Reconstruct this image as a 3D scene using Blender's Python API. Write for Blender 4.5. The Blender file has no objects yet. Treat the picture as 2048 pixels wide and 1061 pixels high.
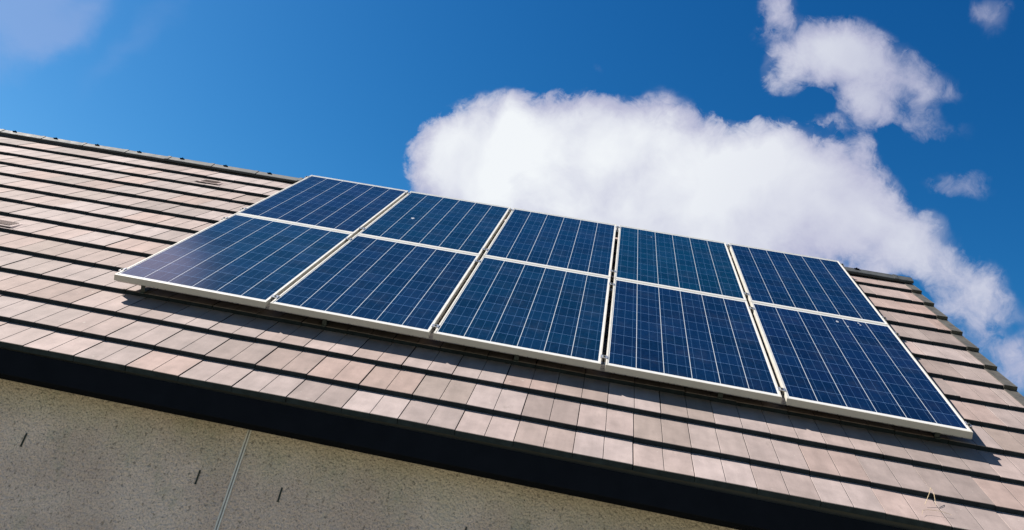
import bpy, math, random
from mathutils import Vector, Matrix
random.seed(7)
D = bpy.data
SC = bpy.context.scene
COL = SC.collection

# ------------------------------------------------------------------ frame of reference
PITCH = 0.67463                     # slope of roof and panels
CA, SA = math.cos(PITCH), math.sin(PITCH)
Z0 = 3.1054                         # height of the panels' lower edge above the ground
def S(u, v, n):                     # slope coordinates (along ridge, up the slope, off the slope) -> world
    return Vector((u, CA*v - SA*n, SA*v + CA*n + Z0))
def SD(u, v, n):
    return Vector((u, CA*v - SA*n, SA*v + CA*n))
RH, RTX, RTU = 0.1197, 0.00074, 0.0037
def RP(u, v, n):                    # the same, measured from the tile plane
    return S(u, v, -RH + RTX*v + RTU*u + n)

# ------------------------------------------------------------------ camera
Rr = [(0.981260521, 0.143207962, 0.128915744),
      (0.141149877, -0.078799114, -0.986847208),
      (-0.131165931, 0.986550647, -0.097536246)]
xa = SD(*Rr[0]); ya = -SD(*Rr[1]); za = -SD(*Rr[2])
cam = D.objects.new('camera', D.cameras.new('camera')); COL.objects.link(cam)
CAM = Vector((2.95903, -5.14016, -1.50542 + Z0))
m = Matrix((xa, ya, za)).transposed().to_4x4(); m.translation = CAM
cam.matrix_world = m
cam.data.sensor_width = 36; cam.data.lens = 36*1772.47/2048
cam.data.shift_y = (160.37 - 530.5)/2048
cam.data.clip_start = 0.05; cam.data.clip_end = 5000
SC.camera = cam
SC.render.resolution_x = 1024; SC.render.resolution_y = 530

# ------------------------------------------------------------------ light
SUN_DIR = Vector((-0.653, 0.048, 0.756)).normalized()     # towards the sun
EL = math.asin(SUN_DIR.z)
sun = D.objects.new('sun', D.lights.new('sun', 'SUN')); COL.objects.link(sun)
sun.data.energy = 5.0; sun.data.angle = math.radians(0.53); sun.data.color = (1.0, 0.93, 0.85)
sun.rotation_euler = SUN_DIR.to_track_quat('Z', 'Y').to_euler()
sun.location = (0, 0, 20)
SC.view_settings.view_transform = 'Standard'; SC.view_settings.look = 'None'
EXPO = 1.6; SC.view_settings.exposure = EXPO; SC.view_settings.gamma = 1
SC.view_settings.use_curve_mapping = False

# (the picture is exposed for the sunlit roof)
# small node helpers -------------------------------------------------
class NT:
    def __init__(s, tree): s.t = tree; s.n = tree.nodes; s.l = tree.links
    def new(s, typ, **kw):
        nd = s.n.new(typ)
        for k, v in kw.items(): setattr(nd, k, v)
        return nd
    def put(s, sock, v):
        if isinstance(v, bpy.types.NodeSocket): s.l.new(v, sock)
        elif v is not None:
            if isinstance(v, (tuple, list)) and len(v) == 3 and sock.type == 'RGBA': v = (*v, 1)
            sock.default_value = v
    def math(s, op, a, b=None, c=None, clamp=False):
        nd = s.new('ShaderNodeMath', operation=op, use_clamp=clamp)
        s.put(nd.inputs[0], a)
        if b is not None: s.put(nd.inputs[1], b)
        if c is not None: s.put(nd.inputs[2], c)
        return nd.outputs[0]
    def vec(s, op, a, b=None, out=0):
        nd = s.new('ShaderNodeVectorMath', operation=op)
        s.put(nd.inputs[0], a)
        if b is not None: s.put(nd.inputs[3 if op == 'SCALE' else 1], b)
        return nd.outputs[out]
    def comb(s, x, y, z):
        nd = s.new('ShaderNodeCombineXYZ')
        for i, v in enumerate((x, y, z)): s.put(nd.inputs[i], v)
        return nd.outputs[0]
    def sep(s, v):
        nd = s.new('ShaderNodeSeparateXYZ'); s.put(nd.inputs[0], v); return nd.outputs
    def mix(s, f, a, b, blend='MIX'):
        nd = s.new('ShaderNodeMix', data_type='RGBA', blend_type=blend)
        s.put(nd.inputs[0], f); s.put(nd.inputs[6], a); s.put(nd.inputs[7], b)
        return nd.outputs[2]
    def ramp(s, v, lo, hi, a=0., b=1., smooth=True):
        nd = s.new('ShaderNodeMapRange', interpolation_type='SMOOTHSTEP' if smooth else 'LINEAR')
        s.put(nd.inputs[0], v); s.put(nd.inputs[1], lo); s.put(nd.inputs[2], hi); s.put(nd.inputs[3], a); s.put(nd.inputs[4], b)
        return nd.outputs[0]
    def noise(s, v, scale, detail=4, rough=.55, dist=0, out=0):
        nd = s.new('ShaderNodeTexNoise')
        s.put(nd.inputs['Vector'], v); nd.inputs['Scale'].default_value = scale; nd.inputs['Detail'].default_value = detail
        nd.inputs['Roughness'].default_value = rough; nd.inputs['Distortion'].default_value = dist
        return nd.outputs[out]

# ------------------------------------------------------------------ world: Nishita sky and clouds
W = D.worlds.new('World'); SC.world = W; W.use_nodes = True
t = NT(W.node_tree); t.n.clear()
sky = t.new('ShaderNodeTexSky', sky_type='NISHITA', sun_disc=False)
sky.sun_elevation = EL; sky.sun_rotation = math.atan2(SUN_DIR.x, SUN_DIR.y)
sky.altitude = 200; sky.air_density = 1.0; sky.dust_density = 0.6; sky.ozone_density = 3.0
hs = t.new('ShaderNodeHueSaturation'); hs.inputs['Saturation'].default_value = 1.25; hs.inputs['Value'].default_value = 1.0
t.put(hs.inputs['Color'], sky.outputs[0])
# deep, slightly polarised blue of the photograph's sky
tc = t.new('ShaderNodeTexCoord')
DIR = t.vec('NORMALIZE', tc.outputs['Generated'])
# chart of the northern sky: two angles' tangents round a fixed compass bearing (world directions)
F0 = Vector((-0.13, 0.83, 0.54)).normalized()
R0 = Vector((1, 0.158, 0)).normalized(); R0 = (R0 - R0.dot(F0)*F0).normalized(); U0 = R0.cross(F0)
if U0.z < 0: U0 = -U0
df = t.vec('DOT_PRODUCT', DIR, tuple(F0), out=1)
dfs = t.math('MAXIMUM', df, 0.08)
cx = t.math('DIVIDE', t.vec('DOT_PRODUCT', DIR, tuple(R0), out=1), dfs)
cy = t.math('DIVIDE', t.vec('DOT_PRODUCT', DIR, tuple(U0), out=1), dfs)
P = t.comb(cx, cy, 0)
def chart(px, py):                   # a bearing written as tenths of the view fan, turned into chart numbers
    d = xa*((px-1024)/1772.47) - ya*((py-160.37)/1772.47) - za
    return d.dot(R0)/d.dot(F0), d.dot(U0)/d.dot(F0)
ROLL = math.atan2(chart(1500, 300)[1]-chart(1000, 300)[1], chart(1500, 300)[0]-chart(1000, 300)[0])
# domain warp, coarse and fine
def warp(p, scale, amp, det):
    nc = t.noise(p, scale, det, .6, out=1)
    return t.vec('ADD', p, t.vec('SCALE', t.vec('SUBTRACT', nc, (.5, .5, .5)), amp))
PW = warp(warp(P, 5.5, .085, 3), 26, .028, 5)
def field(blobs, src):
    acc = None
    for (px, py, rx, ry, w, rot) in blobs:
        x, y = chart(px, py)
        mp = t.new('ShaderNodeMapping', vector_type='TEXTURE')
        t.put(mp.inputs[0], src)
        mp.inputs['Location'].default_value = (x, y, 0)
        mp.inputs['Rotation'].default_value = (0, 0, ROLL - math.radians(rot))
        mp.inputs['Scale'].default_value = (rx/1900, ry/1900, 1)
        L = t.vec('LENGTH', mp.outputs[0], out=1)
        q = t.math('SUBTRACT', 1, t.math('MULTIPLY', L, L), clamp=True)
        q = t.math('MULTIPLY', t.math('MULTIPLY', q, q), w)
        acc = q if acc is None else t.math('ADD', acc, q)
    return acc
FZ = t.vec('MULTIPLY', PW, (1, 1, 0))
MAIN = [  # px, py, radius x, radius y, weight, tilt
 (915, 330, 125, 130, 1.1, 0), (880, 310, 90, 95, .5, 0), (980, 300, 160, 150, 1.1, 0), (1060, 275, 130, 130, .9, 0), (1130, 310, 180, 160, 1.1, 0), (1215, 275, 120, 120, .9, 0),
 (1300, 310, 170, 155, 1.1, 0), (1390, 330, 150, 145, .9, 0), (1450, 370, 180, 170, 1.1, 10), (1540, 350, 130, 125, .8, 0), (1625, 335, 100, 105, .7, 0),
 (1590, 410, 210, 170, 1.1, 20), (1700, 400, 130, 130, .8, 20), (1740, 470, 170, 130, .9, 20), (1840, 480, 120, 95, .75, 25),
 (1900, 515, 110, 80, .55, 30), (1950, 580, 110, 70, .46, 30), (1400, 500, 420, 170, 1.1, 12), (1150, 450, 420, 190, 1.0, 10), (950, 420, 150, 130, .8, 0),
 (1790, 640, 160, 70, .36, 25), (1960, 660, 120, 55, .34, 30), (2040, 690, 80, 60, .40, 30), (2010, 740, 110, 50, .33, 0), (1715, 285, 40, 55, .34, 0), (1660, 250, 60, 30, .22, 0), (1835, 578, 90, 34, -.55, 22), (1680, 528, 110, 40, -.50, 10), (1900, 640, 80, 40, -.30, 25), (1480, 228, 60, 50, -.4, 0), (2000, 650, 60, 40, -.25, 0),
 (2150, 900, 200, 160, .8, 30), (1700, 540, 200, 70, .42, 12), (1850, 620, 260, 90, .25, 28), (1960, 600, 130, 80, .32, 30), (1860, 440, 60, 45, .35, 20), (1990, 560, 70, 60, .30, 30),
]
SMALL = [
 (1630, 100, 115, 95, 1.15, 0), (1695, 85, 95, 80, .9, 0), (1580, 150, 75, 75, .72, -20), (1705, 150, 130, 95, 1.0, 25), (1790, 125, 130, 75, .55, 20), (1860, 165, 100, 70, .44, 20),
 (1740, 205, 75, 65, .60, 0), (1830, 225, 140, 50, .36, 10), (1545, 25, 60, 95, .60, 15), (1980, 40, 65, 52, .50, 20),
 (1915, 358, 95, 45, .46, 15), (1180, 135, 22, 26, .22, 0), (1808, 158, 42, 30, -.45, 15), (1890, 200, 60, 50, -.22, 0), (1650, 200, 50, 30, -.25, 0), (1770, 235, 40, 30, -.3, 0),
]
fM = field(MAIN, FZ); fS = field(SMALL, FZ)
base = t.math('MAXIMUM', t.math('ADD', fM, fS), 0)
puffn = t.noise(warp(P, 7, .05, 3), 9, 9, .60, .2)            # cauliflower lumps at several sizes
fine = t.noise(warp(P, 16, .035, 4), 30, 9, .68, .5)          # torn wisps on the rims
rim = t.math('MULTIPLY', t.ramp(base, 0, .25), t.ramp(base, 1.8, .5, 0, 1))
f = t.math('ADD', base, t.math('MULTIPLY', t.math('SUBTRACT', puffn, .5), 2.7))
f = t.math('ADD', f, t.math('MULTIPLY', t.math('MULTIPLY', t.math('SUBTRACT', fine, .53), 2.3), rim))
A = t.ramp(f, .02, 1.05, 0, 1, False)
A = t.math('MULTIPLY', t.math('POWER', A, 1.35), t.ramp(base, .0, .14))
A = t.math('SUBTRACT', 1, t.math('POWER', 2.718, t.math('MULTIPLY', A, t.math('MULTIPLY', t.ramp(t.math('SUBTRACT', fM, fS), -.2, .5, -2.0, -4.5), t.ramp(cx, chart(1550, 450)[0], chart(1900, 600)[0], 1, .40)))))
# the thin vapour every cloud trails round itself
fH = t.math('ADD', base, t.math('MULTIPLY', t.math('SUBTRACT', t.noise(warp(P, 10, .05, 3), 13, 7, .62, .6), .5), 1.0))
H = t.math('MULTIPLY', t.math('MULTIPLY', t.ramp(fH, .08, .95), .40), t.ramp(base, .0, .22))
A = t.math('SUBTRACT', 1, t.math('MULTIPLY', t.math('SUBTRACT', 1, A), t.math('SUBTRACT', 1, H)))
# thin veils, high cirrus towards the sun side
PV = t.vec('MULTIPLY', P, (1, 1, 0))
fV = field([(40, 20, 300, 130, .75, -28), (110, 70, 300, 70, .5, -34), (270, 80, 240, 60, .24, -36), (-250, -150, 600, 300, .5, 0)], FZ)
vn = t.noise(t.vec('MULTIPLY', PV, (1, 2.2, 1)), 9, 5, .6, .6)
AV = t.math('MULTIPLY', t.ramp(t.math('MULTIPLY', fV, t.math('ADD', vn, .35)), .02, .7), .55, clamp=True)
# cloud brightness: dense parts bright, folds lavender grey
dens = t.ramp(f, .4, 2.0)
puff = t.noise(warp(P, 4, .12, 3), 5.5, 8, .55, .3)
lum = t.math('ADD', t.math('MULTIPLY', dens, .74), t.math('MULTIPLY', t.math('SUBTRACT', puff, .47), 2.3), clamp=True)
side = t.ramp(t.math('ADD', cx, t.math('MULTIPLY', cy, -.35)), chart(1150, 300)[0]-.35*chart(1150, 300)[1], chart(1800, 500)[0]-.35*chart(1800, 500)[1], 1, .50)
lum = t.math('MULTIPLY', lum, side, clamp=True)
CLOUD_GAIN = 1/2**EXPO
ccol = t.mix(lum, (.52, .53, .69), (.90, .93, .96))
ccol = t.vec('SCALE', ccol, CLOUD_GAIN)
raw = t.sep(t.vec('MINIMUM', t.vec('SCALE', hs.outputs[0], .107), (.27, .46, .76)))
skyc = t.comb(*[t.math('MULTIPLY', t.math('POWER', raw[i], g_), k_/2**EXPO) for i, (g_, k_) in enumerate(((2.2, 8.1), (1.5, 2.2), (1.26, 1.43)))])
# far haze over the lower sky keeps the horizon pale
front = t.ramp(df, .08, .25)
A = t.math('MULTIPLY', A, front, clamp=True); AV = t.math('MULTIPLY', AV, front, clamp=True)
c1 = t.mix(AV, skyc, tuple(c/2**EXPO for c in (.32, .44, .74)))
# bright lavender cirrus high up near the sun, outside the picture; the lower left panel mirrors it
fG = field([(300, -850, 420, 330, 1.0, 0), (380, -800, 260, 200, .5, 20)], FZ)
AG = t.math('MULTIPLY', t.ramp(t.math('MULTIPLY', fG, t.math('ADD', vn, .45)), .05, 1.1), front, clamp=True)
c1 = t.mix(AG, c1, tuple(c*1.5/2**EXPO for c in (1.0, .86, 1.15)))
c2 = t.mix(A, c1, ccol)
bg = t.new('ShaderNodeBackground'); t.put(bg.inputs[0], c2); bg.inputs[1].default_value = 1.0
wo = t.new('ShaderNodeOutputWorld'); t.l.new(bg.outputs[0], wo.inputs[0])

# ------------------------------------------------------------------ materials
def mat(name):
    mm = D.materials.new(name); mm.use_nodes = True
    tt = NT(mm.node_tree); tt.n.clear()
    b = tt.new('ShaderNodeBsdfPrincipled'); o = tt.new('ShaderNodeOutputMaterial'); tt.l.new(b.outputs[0], o.inputs[0])
    return mm, tt, b
def simple(name, col, rough=.5, metal=0, var=.12, vscale=30, bump=0, bscale=200, spec=.5):
    mm, tt, b = mat(name)
    tco = tt.new('ShaderNodeTexCoord').outputs['Object']
    nz = tt.noise(tco, vscale, 5, .6)
    k = tt.ramp(nz, .3, .7, 1-var, 1+var, False)
    tt.put(b.inputs['Base Color'], tt.vec('SCALE', tt.comb(*col), k))
    tt.put(b.inputs['Roughness'], tt.ramp(nz, .3, .7, max(rough-.08, 0), min(rough+.1, 1), False)); b.inputs['Metallic'].default_value = metal
    b.inputs['Specular IOR Level'].default_value = spec
    if bump:
        bp = tt.new('ShaderNodeBump'); bp.inputs['Strength'].default_value = bump; bp.inputs['Distance'].default_value = .002
        tt.put(bp.inputs['Height'], tt.noise(tco, bscale, 3, .6)); tt.l.new(bp.outputs[0], b.inputs['Normal'])
    return mm

def tile_material():
    mm, tt, b = mat('weathered_concrete_tile')
    at = tt.new('ShaderNodeAttribute', attribute_name='tile_tone'); at2 = tt.new('ShaderNodeAttribute', attribute_name='tile_uv')
    uv = at2.outputs['Vector']                      # metres across and along the slope
    r, g, bl = tt.sep(at.outputs['Vector'])
    base = tt.mix(r, (.140, .113, .104), (.226, .187, .178))
    base = tt.mix(tt.math('MULTIPLY', g, .6), base, (.20, .132, .108))     # some warmer, redder tiles
    base = tt.mix(tt.math('MULTIPLY', bl, .8), base, (.155, .125, .11))       # a few browner, dirtier ones
    streak = tt.noise(tt.vec('MULTIPLY', uv, (1, .2, 1)), 15, 5, .55)        # rain streaks down the slope
    base = tt.vec('SCALE', base, tt.ramp(streak, .3, .72, .86, 1.10, False))
    blot = tt.noise(uv, 7, 5, .6)
    base = tt.vec('SCALE', base, tt.ramp(blot, .3, .7, .84, 1.14, False))
    grain = tt.noise(uv, 260, 3, .7)
    base = tt.vec('SCALE', base, tt.ramp(grain, .3, .7, .88, 1.1, False))
    lich = tt.new('ShaderNodeTexVoronoi'); tt.put(lich.inputs['Vector'], tt.vec('ADD', uv, tt.vec('SCALE', tt.noise(uv, 40, 2, out=1), .02)))
    lich.inputs['Scale'].default_value = 17
    lm_ = tt.math('MULTIPLY', tt.ramp(lich.outputs['Distance'], .10, .16, 1, 0), tt.ramp(tt.noise(uv, 3.1, 2), .60, .66))
    base = tt.mix(tt.math('MULTIPLY', lm_, .55), base, (.26, .245, .22))
    sp = tt.new('ShaderNodeTexVoronoi'); tt.put(sp.inputs['Vector'], uv); sp.inputs['Scale'].default_value = 34; sp.inputs['Randomness'].default_value = 1
    sr = tt.sep(sp.outputs['Color'])
    spk = tt.math('MULTIPLY', tt.math('LESS_THAN', sp.outputs['Distance'], .075), tt.math('GREATER_THAN', sr[0], .93))
    base = tt.mix(tt.math('MULTIPLY', spk, .7), base, (.34, .32, .30))          # specks of pale lichen
    dk = tt.ramp(tt.noise(tt.vec('MULTIPLY', uv, (1, .35, 1)), 13, 6, .7), .60, .74)
    base = tt.mix(tt.math('MULTIPLY', dk, .38), base, (.085, .072, .062))       # dirt left by running water
    tt.put(b.inputs['Base Color'], base); b.inputs['Roughness'].default_value = .85; b.inputs['Specular IOR Level'].default_value = .25
    bp = tt.new('ShaderNodeBump'); bp.inputs['Strength'].default_value = .35; bp.inputs['Distance'].default_value = .0015
    tt.put(bp.inputs['Height'], tt.math('ADD', tt.math('MULTIPLY', grain, .6), streak)); tt.l.new(bp.outputs[0], b.inputs['Normal'])
    return mm

def render_wall_material():
    mm, tt, b = mat('rough_render')
    tco = tt.new('ShaderNodeTexCoord').outputs['Object']
    x, y, z = tt.sep(tco)
    wob = tt.vec('ADD', tco, tt.vec('SCALE', tt.noise(tco, 60, 2, out=1), .012))
    v = tt.new('ShaderNodeTexVoronoi', feature='SMOOTH_F1'); tt.put(v.inputs['Vector'], wob); v.inputs['Scale'].default_value = 70
    v.inputs['Smoothness'].default_value = .5
    n1 = tt.noise(tco, 105, 5, .7); n2 = tt.noise(tco, 38, 4, .65); big = tt.noise(tco, 2.3, 4, .6)
    h = tt.math('ADD', tt.math('MULTIPLY', tt.math('SUBTRACT', 1, v.outputs['Distance']), .55), tt.math('ADD', tt.math('MULTIPLY', n1, .8), tt.math('MULTIPLY', n2, .7)))
    base = tt.mix(tt.ramp(big, .35, .65), (.57, .43, .36), (.69, .54, .46))
    # green algae under the eaves where the wall stays damp, in drifting patches
    alg = tt.math('MULTIPLY', tt.ramp(tt.math('ADD', z, tt.math('MULTIPLY', tt.math('SUBTRACT', tt.noise(tco, 5, 4, .6), .5), .55)), 2.02, 2.36), .46)
    base = tt.mix(alg, base, (.46, .42, .29))
    patch = tt.ramp(tt.noise(tt.vec('MULTIPLY', tco, (1, 1, .6)), 6.5, 4, .62), .56, .70)
    base = tt.mix(tt.math('MULTIPLY', patch, .35), base, (.33, .33, .24))
    pits = tt.ramp(tt.noise(tco, 48, 5, .75), .555, .64)
    base = tt.mix(tt.math('MULTIPLY', pits, .62), base, (.10, .085, .07))
    dots = tt.ramp(tt.noise(tco, 22, 4, .7), .665, .71)
    base = tt.mix(tt.math('MULTIPLY', dots, .6), base, (.05, .06, .045))
    base = tt.vec('SCALE', base, tt.ramp(n1, .3, .7, .70, 1.32, False))
    tt.put(b.inputs['Base Color'], base); b.inputs['Roughness'].default_value = .92; b.inputs['Specular IOR Level'].default_value = .2
    bp = tt.new('ShaderNodeBump'); bp.inputs['Strength'].default_value = 1; bp.inputs['Distance'].default_value = .016
    tt.put(bp.inputs['Height'], h); tt.l.new(bp.outputs[0], b.inputs['Normal'])
    return mm

PW_, PH_, PT = 0.99, 1.660, 0.038        # panel width, height, frame depth
CELL, GC, GR = 0.156, 0.0036, 0.0030
MX = (PW_ - 6*CELL - 5*GC)/2; MY = (PH_ - 10*CELL - 9*GR)/2
def cell_material():
    mm, tt, b = mat('polycrystalline_solar_cells')
    tco = tt.new('ShaderNodeTexCoord').outputs['Object']
    oi = tt.new('ShaderNodeObjectInfo')
    x, y, z = tt.sep(tco)
    cxx = tt.math('DIVIDE', tt.math('SUBTRACT', x, MX - GC/2), CELL + GC)
    cyy = tt.math('DIVIDE', tt.math('SUBTRACT', y, MY - GR/2), CELL + GR)
    ix, iy = tt.math('FLOOR', cxx), tt.math('FLOOR', cyy)
    fx, fy = tt.math('FRACT', cxx), tt.math('FRACT', cyy)
    ex = tt.math('ABSOLUTE', tt.math('SUBTRACT', fx, .5)); ey = tt.math('ABSOLUTE', tt.math('SUBTRACT', fy, .5))
    gapx = tt.math('GREATER_THAN', ex, .5 - GC/2/(CELL+GC)); gapy = tt.math('GREATER_THAN', ey, .5 - GR/2/(CELL+GR))
    inx = tt.math('MULTIPLY', tt.math('GREATER_THAN', cxx, 0.011), tt.math('LESS_THAN', cxx, 5.989))
    iny = tt.math('MULTIPLY', tt.math('GREATER_THAN', cyy, 0.011), tt.math('LESS_THAN', cyy, 9.989))
    inside = tt.math('MULTIPLY', inx, iny)
    wn = tt.new('ShaderNodeTexWhiteNoise', noise_dimensions='3D')
    tt.put(wn.inputs['Vector'], tt.comb(ix, iy, tt.math('MULTIPLY', oi.outputs['Random'], 77)))
    rr, rg, rb = tt.sep(wn.outputs['Color'])
    vor = tt.new('ShaderNodeTexVoronoi'); vor.inputs['Scale'].default_value = 85
    tt.put(vor.inputs['Vector'], tt.vec('ADD', tt.vec('MULTIPLY', tco, (1, .6, 1)), tt.vec('SCALE', wn.outputs['Color'], 3)))
    vr, vg, vb = tt.sep(vor.outputs['Color'])
    k = tt.math('ADD', tt.math('ADD', .66, tt.math('MULTIPLY', vr, .36)), tt.math('MULTIPLY', rr, .45))
    cell = tt.mix(rg, (.0016, .0100, .027), (.0023, .0100, .0295))
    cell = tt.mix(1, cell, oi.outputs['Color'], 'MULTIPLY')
    cell = tt.vec('SCALE', cell, k)
    # three bus bars in each cell, along the slope
    bb = None
    for c in (1/6, .5, 5/6):
        q = tt.math('LESS_THAN', tt.math('ABSOLUTE', tt.math('SUBTRACT', fx, c)), .0016/2/(CELL+GC)*1.15)
        bb = q if bb is None else tt.math('ADD', bb, q)
    cell = tt.mix(tt.math('MULTIPLY', bb, .62, clamp=True), cell, (.046, .095, .17))
    line_y = (.075, .14, .26); line_x = (.29, .32, .34)
    cell = tt.mix(tt.math('MULTIPLY', gapy, .72), cell, line_y)
    cell = tt.mix(gapx, cell, line_x)
    col = tt.mix(inside, (.38, .39, .38), cell)
    dust = tt.noise(tco, 4, 5, .65)
    col = tt.mix(tt.ramp(dust, .45, .8, .0, .03), col, (.25, .25, .25))
    tt.put(b.inputs['Base Color'], col)
    tt.put(b.inputs['Roughness'], .35)
    b.inputs['Specular IOR Level'].default_value = .0
    b.inputs['Coat Weight'].default_value = 1; b.inputs['Coat IOR'].default_value = 1.28
    tt.put(b.inputs['Coat Roughness'], tt.ramp(dust, .3, .7, .05, .09))
    return mm

M = dict(
    tile=tile_material(), wall=render_wall_material(), cell=cell_material(),
    alu=simple('anodised_aluminium_frame', (.36, .345, .305), .45, .05, .05, 12),
    clamp=simple('clamp_aluminium', (.5, .5, .49), .30, .8, .08, 60),
    steel=simple('bracket_steel', (.05, .06, .055), .6, .2, .15, 60),
    louvre=simple('dark_louvre', (.07, .05, .045), .8, spec=.1),
    black=simple('black_painted_board', (.0075, .0085, .0115), .8, 0, .12, 9, spec=.0),
    ridge=simple('grey_ridge_concrete', (.030, .034, .036), .75, 0, .35, 18, .4, 150, .3),
    verge=simple('grey_verge_plastic', (.046, .044, .038), .6, 0, .25, 14, spec=.3),
    vent=simple('brown_grey_vent', (.17, .125, .115), .7, 0, .2, 30, spec=.3),
    edge=simple('tile_edge_shade_and_dirt', (.016, .022, .026), .9, 0, .35, 25, spec=.1),  # front-edge shade painted as near-black colour, also the dirt in the joints
    felt=simple('dark_roof_deck', (.03, .03, .03), .9),
    bead=simple('white_pvc_bead', (.56, .52, .48), .45, 0, .12, 40),
    bead_dark=simple('grey_bead_seal', (.21, .19, .18), .6, 0, .2, 40),
    slot=simple('dark_green_weep', (.02, .028, .022), .7, 0, .4, 70),
    droppings=simple('pale_bird_dropping', (.17, .19, .22), .8, 0, .2, 120),
    straw=simple('dry_straw', (.36, .28, .17), .8, 0, .3, 90),
    back=simple('dark_backsheet', (.05, .05, .05), .6),
)

# ------------------------------------------------------------------ mesh helpers
class MB:
    def __init__(s): s.v = []; s.f = []
    def add(s, vs, fs):
        o = len(s.v); s.v += [Vector(p) for p in vs]; s.f += [tuple(i+o for i in f) for f in fs]
    def hexa(s, fn, a, b):                       # box between corners a and b, mapped through fn
        vs = [fn(x, y, z) for z in (a[2], b[2]) for y in (a[1], b[1]) for x in (a[0], b[0])]
        s.add(vs, [(0, 2, 3, 1), (4, 5, 7, 6), (0, 1, 5, 4), (2, 6, 7, 3), (0, 4, 6, 2), (1, 3, 7, 5)])
    def tube(s, pts, rad, k=6):
        pts = [Vector(p) for p in pts]; rings = []
        for i, p in enumerate(pts):
            d = (pts[min(i+1, len(pts)-1)] - pts[max(i-1, 0)]).normalized()
            a = d.orthogonal().normalized(); b_ = d.cross(a)
            r = rad[i] if isinstance(rad, (list, tuple)) else rad
            rings.append([p + r*(math.cos(2*math.pi*j/k)*a + math.sin(2*math.pi*j/k)*b_) for j in range(k)])
        vs = [q for rg in rings for q in rg]; fs = []
        for i in range(len(pts)-1):
            for j in range(k):
                j2 = (j+1) % k; fs.append((i*k+j, i*k+j2, (i+1)*k+j2, (i+1)*k+j))
        fs.append(tuple(range(k-1, -1, -1))); fs.append(tuple((len(pts)-1)*k + j for j in range(k)))
        s.add(vs, fs)
    def prism(s, prof, fn, a, b):                # closed profile (p,q) swept from a to b: fn(t,p,q)
        n = len(prof)
        vs = [fn(a, p, q) for p, q in prof] + [fn(b, p, q) for p, q in prof]
        s.add(vs, [tuple(range(n-1, -1, -1)), tuple(range(n, 2*n))] + [(i, (i+1) % n, n+(i+1) % n, n+i) for i in range(n)])
    def build(s, name, material, parent=None, bevel=0, smooth=False, origin=None):
        me = D.meshes.new(name)
        o0 = Vector(origin) if origin is not None else Vector((0, 0, 0))
        me.from_pydata([tuple(p - o0) for p in s.v], [], s.f)
        bm_fix(me); me.materials.append(material)
        ob = D.objects.new(name, me); COL.objects.link(ob)
        if parent is not None: ob.parent = parent
        elif origin is not None: ob.location = o0
        if bevel:
            bv = ob.modifiers.new('bevel', 'BEVEL'); bv.width = bevel; bv.segments = 2; bv.limit_method = 'ANGLE'
        if smooth:
            for pl in me.polygons: pl.use_smooth = True
        return ob
def bm_fix(me):
    import bmesh
    bm = bmesh.new(); bm.from_mesh(me); bmesh.ops.recalc_face_normals(bm, faces=bm.faces); bm.to_mesh(me); bm.free()
def ident(x, y, z): return Vector((x, y, z))
def empty(name, loc, rot=(0, 0, 0)):
    o = D.objects.new(name, None); COL.objects.link(o); o.location = loc; o.rotation_euler = rot; o.empty_display_size = .2; return o
def tag(o, label, cat, group=None):
    o['label'] = label; o['category'] = cat
    if group: o['group'] = group

# ------------------------------------------------------------------ ground
gm, gt, gb = mat('pale_gravel_yard')
tco = gt.new('ShaderNodeTexCoord').outputs['Object']
gcol = gt.mix(gt.ramp(gt.noise(tco, 60, 4, .7), .35, .65), (.13, .128, .09), (.205, .20, .15))
gcol = gt.mix(gt.ramp(gt.noise(tco, .25, 3), .4, .7), gcol, (.145, .15, .10))
gt.put(gb.inputs['Base Color'], gcol); gb.inputs['Roughness'].default_value = .95
g = MB(); R_ = 1500
g.add([(-R_, -R_, 0), (R_, -R_, 0), (R_, R_, 0), (-R_, R_, 0)], [(0, 1, 2, 3)])
go = g.build('ground', gm); go['kind'] = 'structure'

# ------------------------------------------------------------------ house
EX0, EX1 = -6.0, 5.66                    # tiled width
V0, G = -0.89782, 0.332785
DV = [.0439, -.0102, -.0172, -.0168, -.0111, -.0044, -.0002, .0014, .0005, .0024, .0043, .0038, .0035]
VK = [V0 + k*G + DV[k] for k in range(13)] + [3.47]
def vridge(u): return 3.44 - (u + 3.485)*0.0125       # lower edge line of the ridge caps
TS = .0265                                # tile step
TWD = .2905
house = empty('house', (0, 0, 0))
tag(house, 'low house with pinkish concrete roof tiles, black eaves and rough beige rendered wall', 'house')
eave = RP(0, VK[0], 0); EY = eave.y; EZ = eave.z
WY = -0.372; SOF = Z0 - 0.772
# ridge apex line
AV_, AN_ = 3.50, .028
apex = RP(0, AV_, 0)
BY = 2*apex.y - EY                        # back eave
# walls: a closed body with gables
b = MB()
wx0, wx1 = EX0 + .12, EX1 - .14
gy0, gy1 = WY, 2*apex.y - WY
def roof_z(y):
    yy = y if y < apex.y else 2*apex.y - y
    return EZ + (yy - EY)*SA/CA - .11
prof = [(gy0, 0), (gy1, 0), (gy1, SOF + .04), (gy1, roof_z(gy1)), (apex.y, roof_z(apex.y)), (gy0, roof_z(gy0)), (gy0, SOF + .04)]
b.prism(prof, lambda x, p, q: Vector((x, p, q)), wx0, wx1)
wall = b.build('wall', M['wall'], house)
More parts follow.
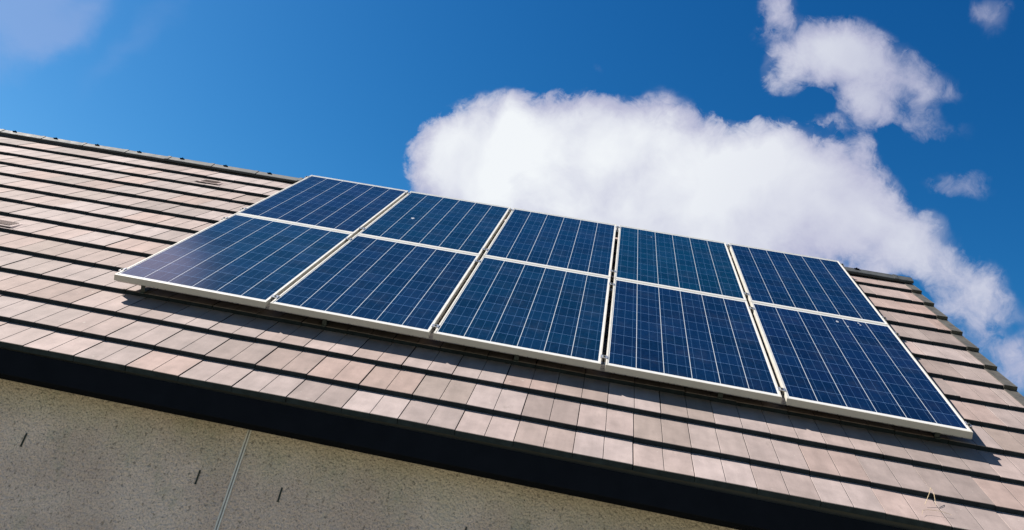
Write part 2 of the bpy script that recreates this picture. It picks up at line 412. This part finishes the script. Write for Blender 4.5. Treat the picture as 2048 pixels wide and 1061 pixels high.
# soffit, fascia
b = MB()
for k in range(4):                        # narrow soffit boards running along the wall
    ya_ = EY + .045 + k*.046
    b.hexa(ident, (EX0+.02, ya_, SOF), (EX1+.02, ya_+.043, SOF+.012))
b.hexa(ident, (EX0+.02, EY+.046, SOF+.0125), (EX1+.02, WY-.001, SOF+.02))
b.build('soffit', M['black'], house)
b = MB(); b.hexa(ident, (EX0, EY+.018, SOF-.006), (EX1+.03, EY+.040, EZ-.032))
b.build('fascia', M['black'], house, bevel=.003)
b = MB(); b.hexa(ident, (EX0+.02, BY-.22, SOF), (EX1+.02, BY-.04, SOF+.015)); b.hexa(ident, (EX0, BY-.04, SOF-.006), (EX1+.03, BY-.018, EZ-.032))
b.build('fascia', M['black'], house)

# tiles -------------------------------------------------
tiles = MB(); fmat = []; tone = []; tuv = []
def add_tile(u0, w, k, fn, ts=None):
    v0, v1 = VK[k], VK[k+1] + (.035 if k < 12 else 0)
    lean = TS/(VK[k+1]-VK[k]) if k < 12 else TS/G
    jv = random.gauss(0, .0012); jn = random.gauss(0, .0006); tw = random.gauss(0, .0008)
    rr = min(max(random.gauss(.55, .33), 0), 1); rg = random.random()**3; rb = 1 if random.random() < .05 else random.random()**6*.6
    hi = .0014                               # right edge sits a little proud of the next tile
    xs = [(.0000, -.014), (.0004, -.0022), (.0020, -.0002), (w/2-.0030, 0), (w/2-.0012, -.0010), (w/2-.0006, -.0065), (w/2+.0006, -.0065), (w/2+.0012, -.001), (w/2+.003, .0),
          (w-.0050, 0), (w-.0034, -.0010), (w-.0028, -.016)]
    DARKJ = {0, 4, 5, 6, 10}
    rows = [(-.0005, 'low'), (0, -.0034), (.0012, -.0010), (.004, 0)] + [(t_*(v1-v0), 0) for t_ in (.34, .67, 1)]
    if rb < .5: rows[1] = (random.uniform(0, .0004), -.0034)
    o = len(tiles.v); n = len(xs)
    for (dv, dn) in rows:
        for (dx, dz) in xs:
            nn = dz + hi*dx/w + tw*(dx/w-.5)*2
            if dn == 'low': nn = min(-TS-.004, nn)
            else: nn += dn
            v = v0 + jv + dv
            tiles.v.append(fn(u0+dx, v, nn + jn - lean*max(dv, 0)))
            tone.append((rr, rg, rb)); tuv.append((u0+dx + k*3.71, v, 0))
    for i in range(len(rows)-1):
        for j in range(n-1):
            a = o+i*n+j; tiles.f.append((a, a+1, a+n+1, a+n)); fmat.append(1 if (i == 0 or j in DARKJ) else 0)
rnd_off = [0, 0, .5, 0, .5, 0, .5, 0, .5, 0, .5, 0, .5]
VENTS = [(-.93, 8+3, 0)]
for k in range(13):
    start = 1.780 + rnd_off[k]*TWD - 40*TWD
    i = 0
    while start + i*TWD < EX1 - .01:
        u = start + i*TWD + random.gauss(0, .0006); i += 1
        if u + TWD < EX0: continue
        a = max(u, EX0); e = min(u + TWD, EX1)
        if e - a < .03: continue
        if e - a < TWD*.95: w_ = e - a
        else: w_ = TWD
        add_tile(a, w_, k, RP)
# back slope, same courses mirrored
front_n = len(tiles.v)
def RPB(u, v, n):
    p = RP(u, v, n); return Vector((p.x, 2*apex.y - p.y, p.z))
for k in range(13):
    for (a, e) in ((EX0, EX1),):
        o = len(tiles.v)
        for (u, v, n) in ((a, VK[k], -TS-.004), (e, VK[k], -TS-.004), (a, VK[k], 0), (e, VK[k], 0), (a, VK[k+1]+.03, -TS*1.1), (e, VK[k+1]+.03, -TS*1.1)):
            tiles.v.append(RPB(u, v, n)); tone.append((.5, .1, 0)); tuv.append((u, v, 0))
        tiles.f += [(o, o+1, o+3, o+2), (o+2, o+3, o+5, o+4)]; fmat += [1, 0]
me = D.meshes.new('roof_tiles')
me.from_pydata([tuple(p) for p in tiles.v], [], tiles.f)
# make every tile face look outwards
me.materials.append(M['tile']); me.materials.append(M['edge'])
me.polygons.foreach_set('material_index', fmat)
at = me.attributes.new('tile_tone', 'FLOAT_VECTOR', 'POINT'); at.data.foreach_set('vector', [c for q in tone for c in q])
at = me.attributes.new('tile_uv', 'FLOAT_VECTOR', 'POINT'); at.data.foreach_set('vector', [c for q in tuv for c in q])
roof = D.objects.new('roof', me); COL.objects.link(roof); roof.parent = house
# deck below the tiles
b = MB()
b.hexa(RP, (EX0+.005, VK[0]+.012, -.075), (EX1-.005, 3.495, -.034))
b.hexa(RPB, (EX0+.005, VK[0]+.012, -.075), (EX1-.005, 3.495, -.034))
b.build('roof_deck', M['felt'], house)
# ridge caps, about 0.478 m apart
RS = .478; u = -3.514 - 6*RS
while u < EX1 - .02:
    e = min(u + RS, EX1 + .075)
    if EX1 + .075 - e < .12: e = EX1 + .075
    a = max(u, EX0 - .05)
    if e - a > .08:
        b = MB(); jn = random.gauss(0, .0012); jt = random.gauss(0, .0015)
        def cap(x, p, q, a=a, e=e, jn=jn, jt=jt):
            s_ = (x-a)/(e-a)
            vl = vridge(x)                      # lower edge
            if p <= 0.5: P_ = RP(x, vl + p*.16, q + jn + jt*(s_-.5))
            else:
                P_ = RP(x, vl + (1-p)*.16, q + jn + jt*(s_-.5)); ap = RP(x, vl + .08, 0); P_ = Vector((P_.x, 2*ap.y - P_.y, P_.z))
            return P_
        prof = [(0, -.004), (0, .016), (.03, .020), (.46, .028), (.5, .030), (.54, .028), (.97, .020), (1, .016), (1, -.004), (.5, .006)]
        b.prism(prof, cap, a, e - .005)
        # thick collar at the lap with the next cap
        prof2 = [(0.0, -.003), (-.02, .0195), (.03, .0245), (.46, .0325), (.5, .0345), (.54, .0325), (.97, .0245), (1.02, .0195), (1.0, -.003), (.5, .008)]
        b.prism(prof2, cap, a - .004, a + .030)
        rt = b.build('ridge_tile', M['ridge'], house)
        if e - a > .3:
            b = MB(); xx = a + .155; c0 = cap(xx, .42, .029)
            b.hexa(ident, (c0.x-.022, c0.y-.012, c0.z-.003), (c0.x+.022, c0.y+.012, c0.z+.004))
            b.tube([c0 + Vector((0, 0, .003)), c0 + Vector((0, 0, .013))], .007, 8)
            b.build('ridge_clip', M['black'], rt)
    u = e if e < EX1 else EX1 + 1
# verge units on both gables
for side, ux in ((1, EX1), (-1, EX0)):
    for k in range(13):
        v0, v1 = VK[k] - .006, VK[k+1] + (.02 if k < 12 else .0)
        lean = TS/G
        b = MB()
        def vg(x, y, z, v0=v0, lean=lean): return RP(ux + side*x, y, z - lean*(y - v0))
        # top cover, outer drop, blunt end block at the front
        b.hexa(vg, (-.012, v0+.002, .003), (.066, v1, .008))
        b.hexa(vg, (.0665, v0+.002, -.07), (.072, v1, .008))
        b.hexa(vg, (-.012, v0-.006, -.032), (.072, v0+.0015, .009))
        b.build('verge_unit', M['verge'], house, bevel=.0012)
# gable barge boards
for ux in (EX0-.02, EX1-.02):
    b = MB(); b.hexa(RP, (ux, VK[0]+.02, -.17), (ux+.022, 3.44, -.0755)); b.hexa(RPB, (ux, VK[0]+.02, -.17), (ux+.022, 3.44, -.0755))
    b.build('barge_board', M['black'], house)
# vent tiles: raised hood with a dark mouth
for (uc, k, w_, l_, vo) in ((-.835, 11, .22, .145, .14), (-1.415, 5, .22, .15, .10)):
    v0 = VK[k] + vo - .07
    lean = TS/G
    def vt(x, y, z, v0=v0, k=k, uc=uc): return RP(uc + x, v0 + y, z - lean*(v0 + y - VK[k]))
    b = MB()
    b.add([vt(-w_/2-.02, -.012, .001), vt(w_/2+.02, -.012, .001), vt(w_/2+.02, l_+.03, .001), vt(-w_/2-.02, l_+.03, .001),
           vt(-w_/2, 0, .013), vt(w_/2, 0, .013), vt(w_/2-.012, l_, .006), vt(-w_/2+.012, l_, .006)],
          [(0, 1, 5, 4), (1, 2, 6, 5), (2, 3, 7, 6), (3, 0, 4, 7), (4, 5, 6, 7)])
    vb = b.build('vent_tile', M['vent'], house)
    b = MB()
    for q in range(5):
        yv = .022 + q*.024
        b.hexa(vt, (-w_/2+.03, yv, .0135-.0004*q*1.2), (w_/2-.03, yv+.008, .0165-.0004*q*1.2))
    b.hexa(vt, (-w_/2+.004, -.010, .002), (w_/2-.004, -.003, .011))
    b.build('louvre', M['louvre'], vb)
# movement joint bead and weep slots in the front wall
b = MB()
b.hexa(ident, (1.2755, WY-.006, 0), (1.2825, WY+.002, SOF-.001)); b.hexa(ident, (1.2895, WY-.006, 0), (1.2965, WY+.002, SOF-.001))
jb = b.build('expansion_joint', M['bead'], house, bevel=.001)
b = MB(); b.hexa(ident, (1.2827, WY-.0025, 0), (1.2893, WY+.002, SOF-.001)); b.build('joint_seal', M['bead_dark'], jb)
for xw in (-2.75, -1.79, -.82, .141, 1.104, 1.541, 2.484, 3.43, 4.38):
    b = MB(); z1 = Z0 - 1.003; z0_ = Z0 - 1.066
    b.hexa(ident, (xw-.0035, WY-.004, z0_), (xw-.0015, WY+.001, z1)); b.hexa(ident, (xw+.0025, WY-.004, z0_), (xw+.0045, WY+.001, z1))
    b.hexa(ident, (xw-.0014, WY-.0012, z0_), (xw+.0024, WY+.001, z1)); b.hexa(ident, (xw-.0055, WY-.005, z0_-.004), (xw+.0065, WY+.001, z0_-.0003))
    b.build('weep_vent', M['slot'], house)

# ------------------------------------------------------------------ solar panels
GX, GY = .02636, .0050
FL = .0115                               # frame lip
fb = MB()
def bar(x0, y0, x1, y1):
    fb.hexa(ident, (x0, y0, -PT), (x1, y1, 0))
bar(0, 0, PW_, FL); bar(0, PH_-FL, PW_, PH_); bar(0, FL+.0004, FL, PH_-FL-.0004); bar(PW_-FL, FL+.0004, PW_, PH_-FL-.0004)
# inner flange at the foot of the frame
fb.hexa(ident, (FL+.0003, FL+.0003, -PT), (PW_-FL-.0003, .030, -PT+.002)); fb.hexa(ident, (FL+.0003, PH_-.030, -PT), (PW_-FL-.0003, PH_-FL-.0003, -PT+.002))
LABELS = [
 'solar panel at the far left of the lower row, corner hazy with violet glare',
 'lower row solar panel, second from left, below the one with a pale spot',
 'solar panel in the lower row, the middle one of its five',
 'solar panel in the lower row, right of the wide black gap, fourth from the left',
 'solar panel in the lower row at the right end, flecked with droppings near its top',
 'solar panel in the upper row at the far left, its corner touching the ridge',
 'solar panel in the upper row with one pale grey spot of dropping on it',
 'solar panel in the upper row, middle one of its five, before the cloud',
 'teal tinted solar panel in the upper row, right of the wide black gap',
 'solar panel in the upper row at the right end, beside the open roof tiles']
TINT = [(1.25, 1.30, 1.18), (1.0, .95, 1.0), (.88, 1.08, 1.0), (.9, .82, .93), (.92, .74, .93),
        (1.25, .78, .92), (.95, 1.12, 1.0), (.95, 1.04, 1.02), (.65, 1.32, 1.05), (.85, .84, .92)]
def pcorner(i, r): return (i*(PW_+GX), r*(PH_+GY))
proto = None
for r in range(2):
    for i in range(5):
        x, y = pcorner(i, r)
        root = empty('solar_panel', S(x, y, 0), (PITCH, 0, 0))
        tag(root, LABELS[r*5+i], 'solar panel', 'solar panels in two rows of five on the roof')
        if proto is None:
            fr = fb.build('frame', M['alu'], root, bevel=.0012)
            cb = MB(); zt = -.0022
            cb.add([(FL-.001, FL-.001, zt), (PW_-FL+.001, FL-.001, zt), (PW_-FL+.001, PH_-FL+.001, zt), (FL-.001, PH_-FL+.001, zt)], [(0, 1, 2, 3)])
            ce = cb.build('cell_sheet', M['cell'], root)
            bb_ = MB(); bb_.hexa(ident, (FL+.0002, FL+.0002, -.0080), (PW_-FL-.0002, PH_-FL-.0002, -.0026))
            bk = bb_.build('backsheet', M['back'], root)
            jb_ = MB(); jb_.hexa(ident, (.43, 1.42, -.030), (.56, 1.53, -.0082)); jx = jb_.build('junction_box', M['black'], root)
            proto = (fr, ce, bk, jx)
            parts = proto
        else:
            parts = []
            for p in proto:
                c = p.copy(); COL.objects.link(c); c.parent = root; parts.append(c)
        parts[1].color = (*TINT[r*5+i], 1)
        root['_p'] = 0
        del root['_p']
        if (i, r) == (1, 1): spots = [(.265, .72, .013)]
        elif (i, r) == (4, 0): spots = [(.60, 1.54, .011), (.655, 1.535, .006), (.76, 1.585, .008), (.765, 1.55, .007), (.66, 1.47, .007)]
        elif (i, r) == (3, 1): spots = [(.30, 1.42, .006)]
        else: spots = []
        for (sx, sy, sr) in spots:
            b = MB(); n = 11
            rim = [(sx + sr*math.cos(2*math.pi*j/n)*random.uniform(.7, 1.25), sy + sr*1.5*math.sin(2*math.pi*j/n)*random.uniform(.7, 1.25), zt + .0003) for j in range(n)]
            b.add(rim + [(sx, sy, zt + .0016)], [(j, (j+1) % n, n) for j in range(n)])
            b.build('bird_dropping', M['droppings'], root)

# ------------------------------------------------------------------ rails with clamps and roof hooks
AW = 5*PW_ + 4*GX
RV = [.108, 1.497, 1.826, 3.232]
RL = ['lowest aluminium mounting rail, along the bottom of the lower panel row',
      'aluminium mounting rail under the lower panel row just below the middle seam',
      'aluminium mounting rail under the upper panel row just above the middle seam',
      'topmost aluminium mounting rail, along the top of the upper panel row']
for q, rv in enumerate(RV):
    org = S(0, rv, -PT-.042)
    root = empty('mounting_rail', org, (PITCH, 0, 0))
    tag(root, RL[q], 'mounting rail', 'mounting rails under the solar panels')
    e0, e1 = -.030, AW + .034
    b = MB()                                                      # C-shaped extrusion, 40 mm
    prof = [(-.019, 0), (.019, 0), (.019, .041), (.006, .041), (.006, .030), (-.006, .030), (-.006, .041), (-.019, .041)]
    b.prism(prof, lambda x, p, z: Vector((x, p, z)), e0, e1)
    b.build('rail', M['clamp'], root, bevel=.001)
    T_ = .042 + PT
    for sgn, xe in ((-1, 0), (1, AW)):
        b = MB()
        b.hexa(ident, (xe - .008 if sgn > 0 else xe - .004 + .0, -.018, T_+.0005), (xe + .004 if sgn > 0 else xe + .008, .018, T_+.0035))
        xo = xe + sgn*.0022; xo2 = xe + sgn*.0052
        b.hexa(ident, (min(xo, xo2), -.018, .0415), (max(xo, xo2), .018, T_+.0003))
        xo3 = xe + sgn*.026
        b.hexa(ident, (min(xo2, xo3), -.018, T_-.010), (max(xo2, xo3), .018, T_-.006))
        b.hexa(ident, (min(xo3, xo3+sgn*.003), -.018, .0415), (max(xo3, xo3+sgn*.003), .018, T_-.0062))
        cl = b.build('end_clamp', M['clamp'], root)
        b = MB(); xc = xe + sgn*.0155; b.tube([(xc, 0, .045), (xc, 0, T_+.004)], .0042, 8); b.tube([(xc, 0, T_-.0058), (xc, 0, T_+.002)], .0075, 6)
        b.build('bolt', M['steel'], cl)
    for i in range(4):
        xm = (i+1)*PW_ + i*GX + GX/2
        b = MB()
        b.hexa(ident, (xm-.021, -.020, T_+.0006), (xm+.021, .020, T_+.0036))
        b.hexa(ident, (xm-.009, -.020, T_-.022), (xm-.006, .020, T_+.0004)); b.hexa(ident, (xm+.006, -.020, T_-.022), (xm+.009, .020, T_+.0004))
        cl = b.build('mid_clamp', M['clamp'], root)
        b = MB(); b.tube([(xm, 0, .044), (xm, 0, T_+.010)], .0042, 8); b.tube([(xm, 0, T_+.0037), (xm, 0, T_+.0085)], .0075, 6)
        b.build('bolt', M['steel'], cl)
    for hx in (.150, 1.34, 2.53, 3.72, 4.91):
        b = MB(); base_n = (-RH + RTU*hx + RTX*rv) + PT + .042       # tile surface in rail coordinates
        kk = max(k for k in range(13) if VK[k] <= rv); lean = -TS/G*(rv - .03 - VK[kk])
        zb = base_n + lean
        b.hexa(ident, (hx-.014, -.0260, zb-.002), (hx+.014, -.0200, .036))          # upright against the rail
        b.hexa(ident, (hx-.014, -.040, zb-.0010), (hx+.014, -.0262, zb+.005))           # foot
        b.hexa(ident, (hx-.014, -.0198, zb+.0), (hx+.014, VK[kk+1]-rv-.001 if kk < 12 else .1, zb+.0055))
        hk = b.build('roof_hook', M['steel'], root, bevel=.0012)
        b = MB(); b.tube([(hx, -.0262, .020), (hx, -.034, .020)], .008, 6); b.tube([(hx, -.034, .020), (hx, -.041, .020)], .0042, 8)
        b.build('bolt', M['clamp'], hk)

# ------------------------------------------------------------------ straws blown onto the roof
b = MB()
b.tube([RP(4.612, -.690, -.006), RP(4.645, -.63, .020), RP(4.668, -.578, .028), RP(4.674, -.61, .018), RP(4.668, -.672, -.006)], [.0010, .0014, .0015, .0013, .0009], 5)
st = b.build('dry_stem', M['straw'], origin=RP(4.64, -.68, 0)); tag(st, 'bent dry straw standing up like an inverted V on the lower right tiles', 'straw')
b = MB()
b.tube([RP(4.562, -.808, .004), RP(4.575, -.775, .008), RP(4.60, -.762, .010), RP(4.66, -.752, .009), RP(4.705, -.752, .003), RP(4.712, -.762, .004)], [.0005, .0008, .0009, .0009, .0008, .0005], 5)
st = b.build('dry_stem', M['straw'], origin=RP(4.62, -.77, 0)); tag(st, 'thin dry straw lying flat on the lowest tile row, below the bent one', 'straw')
